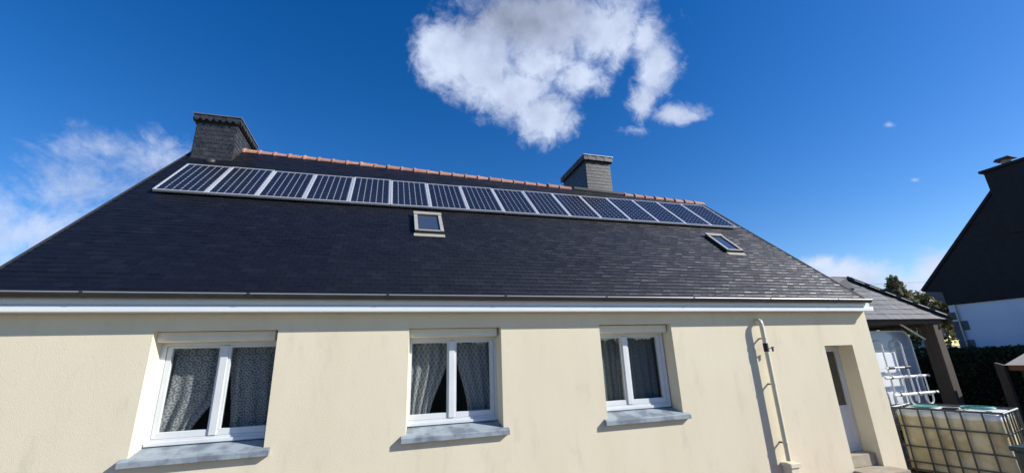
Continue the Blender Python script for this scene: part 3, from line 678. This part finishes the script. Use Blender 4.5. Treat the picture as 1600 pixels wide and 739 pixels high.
# ------------------------------------------------------------------ camper under the carport
cam_t = thing('camper_van', 'white camper van parked under the carport with rear bicycle rack', 'camper van', (11.7,10,GZ))
YR = 7.52
prof = []
for cx, cz, a0 in ((12.60,2.50,0),(10.75,2.50,pi/2)):
    for k in range(9): t = a0+pi/2*k/8; prof.append((cx+.26*cos(t), cz+.30*sin(t)))
prof += [(10.46,.55),(12.90,.55)]
bd = MB().prism(prof, 'y', YR, 13.2).build('body', m_camper, cam_t, True, bevel=.015)
# pale strip standing in for the sunlit rear edge, slightly proud
def ring(inset, rad, mt, nm):
    pts = [(12.60+(.262-inset)*cos(pi/2*k/8), YR-.004, 2.50+(.302-inset)*sin(pi/2*k/8)) for k in range(9)] + [(10.75+(.262-inset)*cos(pi/2+pi/2*k/8), YR-.004, 2.50+(.302-inset)*sin(pi/2+pi/2*k/8)) for k in range(9)]
    MB().tube([(12.875-inset,YR-.004,.6)] + pts + [(10.485+inset,YR-.004,.6)], rad, 8).build(nm, mt, cam_t, True)
ring(.02, .016, m_camlit, 'edge_highlight')
MB().box((10.6,YR-.012,2.36),(12.74,YR-.001,2.39)).build('moulding', m_camgrey, cam_t)
MB().box((10.75,YR-.022,1.10),(12.12,YR-.001,2.27)).build('sunlit_patch', m_camlit, cam_t, bevel=.012)  # patch of sunlight on the rear, painted as a pale slab
MB().box((12.30,YR-.010,.7),(12.315,YR-.001,2.36)).build('seam', m_camgrey, cam_t)
MB().box((10.55,YR-.09,.55),(12.8,YR+.02,.95)).build('bumper', m_camgrey, cam_t, bevel=.03)
for x in (11.56, 12.24):
    pts = [(x,YR,2.55),(x,YR-.07,2.555),(x,YR-.11,2.53),(x,YR-.125,2.46),(x,YR-.125,1.8),(x,YR-.125,1.15)]
    MB().tube(pts, .020, 10).build('rack_upright', m_rack, cam_t, True)
MB().tube([(11.5,YR-.13,1.92),(12.32,YR-.13,1.92)], .02, 10).build('crossbar', m_rack, cam_t, True)
for x in (11.58, 12.14): MB().tube([(x,YR-.13,1.92),(x+.18,YR-.13,1.92)], .034, 10).build('grip', m_dark, cam_t, True)
for z, y in ((1.71,YR-.22),(1.34,YR-.30)):
    MB().tube([(11.25,y,z),(12.74,y,z)], .033, 12).build('rack_rail', m_rack, cam_t, True)
    for x in (11.42, 12.62, 12.0): MB().tube([(x,y,z),(x+.05,y,z)], .039, 12).build('rail_clamp', m_dark, cam_t, True)
def hoop(x0, x1, y, zt, zb, nm='rack_hoop'):
    n = 8; pts = [(x0,y,zb)] + [((x0+x1)/2 - (x1-x0)/2*cos(pi*k/n), y, zt+.10*sin(pi*k/n)) for k in range(n+1)] + [(x1,y-.0,zb)]
    MB().tube(pts, .015, 8).build(nm, m_rack, cam_t, True)
hoop(11.72,12.0,YR-.28,1.64,1.30); hoop(12.18,12.48,YR-.28,1.64,1.28)
for xa, xb in ((11.72,12.0),(12.25,12.5)):
    n = 8; MB().tube([(xa,YR-.32,1.34)] + [((xa+xb)/2-(xb-xa)/2*cos(pi*k/n), YR-.32, 1.24-.14*sin(pi*k/n)) for k in range(n+1)] + [(xb,YR-.32,1.34)], .018, 8).build('rack_hook', m_rack, cam_t, True)
for sx in (10.65, 12.5):
    wl = MB().tube([(sx,8.4,.42),(sx+.22,8.4,.42)], .34, 20).build('wheel', m_dark, cam_t, True); MB().tube([(sx-.004,8.4,.42),(sx+.224,8.4,.42)], .19, 16).build('rim', m_alu, wl, True)

# ------------------------------------------------------------------ IBC tank
tank = thing('water_tank', 'yellowed plastic liquid tank in a grey steel tube cage beside the house corner', 'tank', (9.2,5.0,GZ))
TN = Vector((11.2,5.45,0)); td = Vector((-.243,.970,0)).normalized(); ts = Vector((.970,.243,0)).normalized(); TL, TW = 1.66, 1.10; ZT = 1.126
def TP(a, b, z): return TN + td*a + ts*b + Vector((0,0,z))
bt = MB().obox(TP(.04,.035,-.12), td*(TL-.08), ts*(TW-.07), (0,0,1.225)); me = bt.mesh('bottle', m_bottle, True)
bm = bmesh.new(); bm.from_mesh(me); bmesh.ops.remove_doubles(bm, verts=bm.verts, dist=1e-5); bmesh.ops.bevel(bm, geom=bm.edges[:], offset=.09, segments=5, affect='EDGES', profile=.5)
bmesh.ops.subdivide_edges(bm, edges=[e for e in bm.edges if e.calc_length() > .25], cuts=7, use_grid_fill=True)
for v in bm.verts:
    v.co += Vector((sin(v.co.z*9)*.004, sin(v.co.y*11+v.co.z*5)*.006, 0))
bm.to_mesh(me); bm.free(); me.polygons.foreach_set('use_smooth', [True]*len(me.polygons)); link('bottle', me, tank)
ZS = [.77, .386, .086, -.06]
for z in ZS:
    p = [TP(-.0,-.0,z),TP(TL,0,z),TP(TL,TW,z),TP(0,TW,z),TP(0,0,z)]
    for a, b in zip(p, p[1:]): MB().tube([a+(a-b).normalized()*.012, b+(b-a).normalized()*.012], .015, 8).build('cage_rail', m_cage, tank, True)
p = [TP(0,0,ZT),TP(TL,0,ZT),TP(TL,TW,ZT),TP(0,TW,ZT),TP(0,0,ZT)]
for k, (a, b) in enumerate(zip(p, p[1:])): MB().tube([a, b], .021, 10).build('top_rail', m_cagetop if k in (1,3) else m_cage, tank, True)
for t in (.0,.163,.344,.477,.602,.734,.909,1.0):
    for b in (-.014, TW+.014): MB().tube([TP(TL*t,b,-.12),TP(TL*t,b,ZT)], .016, 8).build('cage_bar', m_cage, tank, True)
for t in (.12,.34,.5,.66,.88):
    for a in (-.014, TL+.014): MB().tube([TP(a,TW*t,-.12),TP(a,TW*t,ZT)], .016, 8).build('cage_bar', m_cage, tank, True)
pl = MB().obox(TP(0,0,-.16), td*TL, ts*TW, (0,0,.03)).build('pallet', m_wood, tank)
for t in (0,.45,.9): MB().obox(TP(TL*t,0,GZ+.002), td*.12, ts*TW, (0,0,.136)).build('pallet_block', m_wood, tank)
MB().tube([TP(.83,.5,1.08),TP(.83,.5,1.135)], .13, 20).build('filler_cap', m_dark, tank, True)
MB().beam(TP(.60,-.01,ZT+.012), TP(.60,TW,ZT+.012), .05, .02).build('top_brace', m_cagetop, tank)
# teal lid pieces lying on the tank
hs_ = MB(); pts = []
for k in range(60):
    t = k/60*2*pi*3; r = .20+.03*sin(k*.7); pts.append(TP(.42+r*1.1*cos(t), .50+r*1.1*sin(t), ZT+.034+.008*(k//20)))
o = hs_.tube(pts, .014, 8).build('garden_hose', m_teal, None, True, label='coil of teal garden hose lying on the near half of the caged tank', category='hose')
ld = MB().tube([TP(1.22,.40,ZT+.018),TP(1.22,.40,ZT+.034)], .24, 26).build('round_lid', m_teal, None, True, label='flat teal plastic lid lying on the caged tank next to the house', category='lid')

# ------------------------------------------------------------------ green bin, timber post, shed
bn = thing('garden_bin', 'dark green plastic bin in the bottom right corner beside the caged tank', 'bin', (8.3,3.3,GZ))
BX, BY = 7.62, 3.72
MB().hexa([(BX+.04,BY-.5,GZ+.02),(BX+.54,BY-.5,GZ+.02),(BX+.54,BY-.04,GZ+.02),(BX+.04,BY-.04,GZ+.02),(BX,BY-.54,1.10),(BX+.58,BY-.54,1.10),(BX+.58,BY,1.10),(BX,BY,1.10)]).build('body', m_bin, bn, bevel=.02)
MB().box((BX-.03,BY-.57,1.101),(BX+.61,BY+.03,1.16)).build('lid', m_bin, bn, bevel=.02)
pt = MB().hexa([(13.94,6.47,GZ),(14.06,6.47,GZ),(14.06,6.63,GZ),(13.94,6.63,GZ),(13.94,6.47,1.90),(14.06,6.47,1.90),(14.06,6.62,1.96),(13.94,6.62,1.96)]).build('timber_post', m_wood, None, False, .008, label='short weathered timber post standing before the dark hedge at right', category='post')
sh = thing('garden_shed', 'low garden shed with pale sloping roof at the right edge before the hedge', 'shed', (15,5.4,GZ))
rfm = MB(); rfm.poly([(13.95,6.46,1.90),(13.95,3.9,1.90),(15.2,3.9,2.22),(15.2,6.46,2.22)]); rfm.poly([(16.45,3.9,1.90),(16.45,6.46,1.90),(15.2,6.46,2.22),(15.2,3.9,2.22)]); rfm.poly([(13.95,6.46,1.898),(15.2,6.46,2.218),(16.45,6.46,1.898)]); rfm.poly([(13.95,3.9,1.898),(16.45,3.9,1.898),(15.2,3.9,2.218)]); rfm.build('roof', m_shedroof, sh)
MB().box((14.01,3.92,1.78),(14.05,6.42,1.897)).build('fascia_board', m_brown, sh); MB().box((14.05,6.38,1.78),(16.35,6.42,1.897)).build('fascia_board', m_brown, sh)
MB().box((14.15,4.1,GZ),(16.0,6.3,1.779)).build('wall', m_wood, sh)

# ------------------------------------------------------------------ neighbouring house
nb = thing('neighbour_house', 'white rendered house with tall dark slate-clad gable and granite quoins behind the hedge', 'house', (25,7,GZ))
GX = 20.0
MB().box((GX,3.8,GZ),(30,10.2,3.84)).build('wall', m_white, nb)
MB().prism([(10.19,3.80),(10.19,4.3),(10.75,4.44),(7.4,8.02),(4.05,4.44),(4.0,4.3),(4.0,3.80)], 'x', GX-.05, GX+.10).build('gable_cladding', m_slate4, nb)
r_ = MB(); r_.hexa([(GX-.10,10.76,4.40),(30.1,10.76,4.40),(30.1,10.82,4.48),(GX-.10,10.82,4.48),(GX-.10,7.38,8.00),(30.1,7.38,8.00),(30.1,7.40,8.10),(GX-.10,7.40,8.10)]); r_.hexa([(GX-.10,3.98,4.48),(30.1,3.98,4.48),(30.1,4.04,4.40),(GX-.10,4.04,4.40),(GX-.10,7.403,8.10),(30.1,7.403,8.10),(30.1,7.42,8.00),(GX-.10,7.42,8.00)])
r_.build('roof', m_slate4, nb)
MB().hexa([(GX-.03,10.21,3.86),(30,10.21,3.86),(30,10.72,4.32),(GX-.03,10.72,4.32),(GX-.03,10.21,4.30),(30,10.21,4.30),(30,10.72,4.40),(GX-.03,10.72,4.40)]).build('eaves_box', m_granite, nb)
ch = MB().box((GX-.103,5.4,5.9),(GX+.9,7.97,8.13)).build('chimney', m_slate4, nb)
MB().box((GX-.19,5.3,8.131),(GX+.97,8.06,8.22)).build('chimney_cap', m_slate4, ch, bevel=.01)
MB().tube([(GX+.3,7.5,8.22),(GX+.3,7.5,8.45)], .12, 14).build('chimney_pot', m_pot, ch, True)
MB().prism([(7.27,8.46),(7.73,8.46),(7.66,8.53),(7.34,8.53)], 'x', GX+.1, GX+.5).build('pot_cowl', m_lead, ch)
for k in range(7):
    L_ = .42 if k % 2 else .22; z = 3.52-.33*k
    MB().box((GX-.035,10.215-L_,z-.30 if k else z-.24),(GX+.3,10.225,z+.022)).build('quoin', m_granite, nb, bevel=.012)
MB().tube([(GX-.06,9.99,3.8),(GX-.06,9.99,GZ)], .03, 8).build('downpipe', m_zinc, nb, True)

# ------------------------------------------------------------------ planting
def leaves(b, c, rad, n, size, rg, shell=.5, power=1.0, flat=None):
    for _ in range(n):
        d = Vector((rg.gauss(0,1), rg.gauss(0,1), rg.gauss(0,1))).normalized(); k = shell+(1-shell)*rg.random()**power
        p = Vector(c)+Vector((d.x*rad[0], d.y*rad[1], d.z*rad[2]))*k
        leaf(b, p, size*rg.uniform(.6,1.4), rg)
def leaf(b, p, s, rg):
    a = Vector((rg.gauss(0,1), rg.gauss(0,1), rg.gauss(0,1))).normalized(); w_ = a.cross(Vector((rg.gauss(0,1), rg.gauss(0,1), rg.gauss(0,1)))).normalized()*s*.5
    b.poly([p-a*s*.6, p+w_, p+a*s*.6, p-w_], rg.random()*.98+.01)
def hedge(x0, x1, y0, y1, z1, n, label, name='hedge', size=.075):
    rg = random.Random(int(x0*10+y0)); h = thing(name, label, 'hedge', ((x0+x1)/2,(y0+y1)/2,GZ))
    MB().box((x0+.1,y0+.1,GZ),(x1-.1,y1-.1,z1-.1)).build('hedge_core', m_hcore, h); b = MB()
    for _ in range(n):
        f = rg.random(); bmp = lambda q: .05*sin(q*3.1)+.04*sin(q*7.7+1)
        if f < .5: y, z = rg.uniform(y0,y1), rg.uniform(GZ,z1); p = Vector((x0+bmp(y+z)+rg.gauss(0,.04), y, z))
        elif f < .85: x, y = rg.uniform(x0,x1), rg.uniform(y0,y1); p = Vector((x, y, z1+bmp(x+y)*.8+rg.gauss(0,.035)))
        else: x, z = rg.uniform(x0,x1), rg.uniform(GZ,z1); p = Vector((x, rg.choice((y0,y1))+rg.gauss(0,.04), z))
        leaf(b, p, size*rg.uniform(.6,1.4), rg)
    b.build('foliage', m_hedge, h, kind='stuff'); return h
hedge(17.0,18.3,3.0,12.5,2.2,26000,'long clipped dark green hedge in front of the white neighbouring house')
hb = hedge(9.0,24.0,20.0,21.4,2.6,12000,'far garden hedge seen through the open carport behind the camper van', size=.12)
hedge(-22.0,24.0,-10.0,-8.8,3.3,5000,'unseen hedge added opposite the house front to darken its window reflections', size=.2)  # behind the camera; added and raised so the panes mirror something dark

def tree(name, label, cat, base, h, crown, m, tr=.12, n=5000, size=.16, seed=1, kind='round', group=None):
    rg = random.Random(seed); t = thing(name, label, cat, base, group); b0 = Vector(base)
    tk = MB().tube([b0, b0+Vector((.05,.03,h*.35)), b0+Vector((0,.05,h*.7)), b0+Vector((0,0,h*.95))], [tr, tr*.8, tr*.45, tr*.12], 8)
    for k in range(9):
        a = rg.uniform(0,2*pi); z = h*rg.uniform(.35,.8); r = crown*rg.uniform(.4,.8)
        tk.tube([b0+Vector((0,0,z)), b0+Vector((cos(a)*r*.5, sin(a)*r*.5, z+h*.06)), b0+Vector((cos(a)*r, sin(a)*r, z+h*.10))], [tr*.35, tr*.25, tr*.08], 6)
    tk.build('trunk', m_bark, t, True); b = MB()
    if kind == 'cone':
        for _ in range(n//22):
            z = rg.random()**.8; rr = crown*(1-z)**.75*(.55+.55*rg.random()); a = rg.uniform(0,2*pi); c = b0+Vector((cos(a)*rr, sin(a)*rr, h*(.12+.88*z)))
            leaves(b, c, (.32*crown*.6,.32*crown*.6,.30*crown*.7), 22, size, rg, .1)
    else:
        for _ in range(n//40):
            d = Vector((rg.gauss(0,1), rg.gauss(0,1), rg.gauss(0,.8))).normalized()*rg.random()**.45; c = b0+Vector((d.x*crown, d.y*crown, h*.66+d.z*h*.34))
            leaves(b, c, (crown*.22,crown*.22,crown*.2), 40, size, rg, .15)
    b.build('crown', m, t, kind='stuff'); return t
tree('conifer_tree', 'tall pointed conifer rising behind the carport roof', 'tree', (34.2,20,GZ), 7.2, 1.9, m_conif, .2, 12000, .17, 3, 'cone')
tree('bushy_tree', 'olive green bushy tree between the conifer and the neighbouring gable', 'tree', (37.3,20.3,GZ), 6.7, 2.2, m_olive, .2, 7000, .17, 4)
tree('evergreen_tree', 'dark leafy tree seen through the carport opening', 'tree', (22.5,14.5,GZ), 4.0, 2.2, m_darkleaf, .16, 7000, .13, 5)
tree('blossom_shrub', 'white flowering shrub beside the dark carport post', 'shrub', (17.6,9.7,GZ), 3.45, .55, m_bloss, .05, 1800, .085, 6)
tree('blossom_shrub', 'white flowering shrub glimpsed through the carport under its eave', 'shrub', (19.2,12.6,GZ), 3.45, .9, m_bloss, .06, 1500, .10, 8)
tree('leafy_shrub', 'green shrub growing at the foot of the neighbouring gable', 'shrub', (18.7,10.6,GZ), 2.9, .9, m_olive, .06, 2500, .10, 9)
tree('garden_tree', 'bare-topped tree peeking over the left roof edge', 'tree', (-13.9,20,GZ), 6.55, 1.6, m_conif, .15, 1500, .14, 10)
MB().tube([(23,24,6.9),(35.1,22,7.0),(42.7,22,7.35),(70,22,9.2)], .012, 5).build('power_line', m_cable, None, True, label='thin overhead cable crossing the sky behind the carport', category='cable')
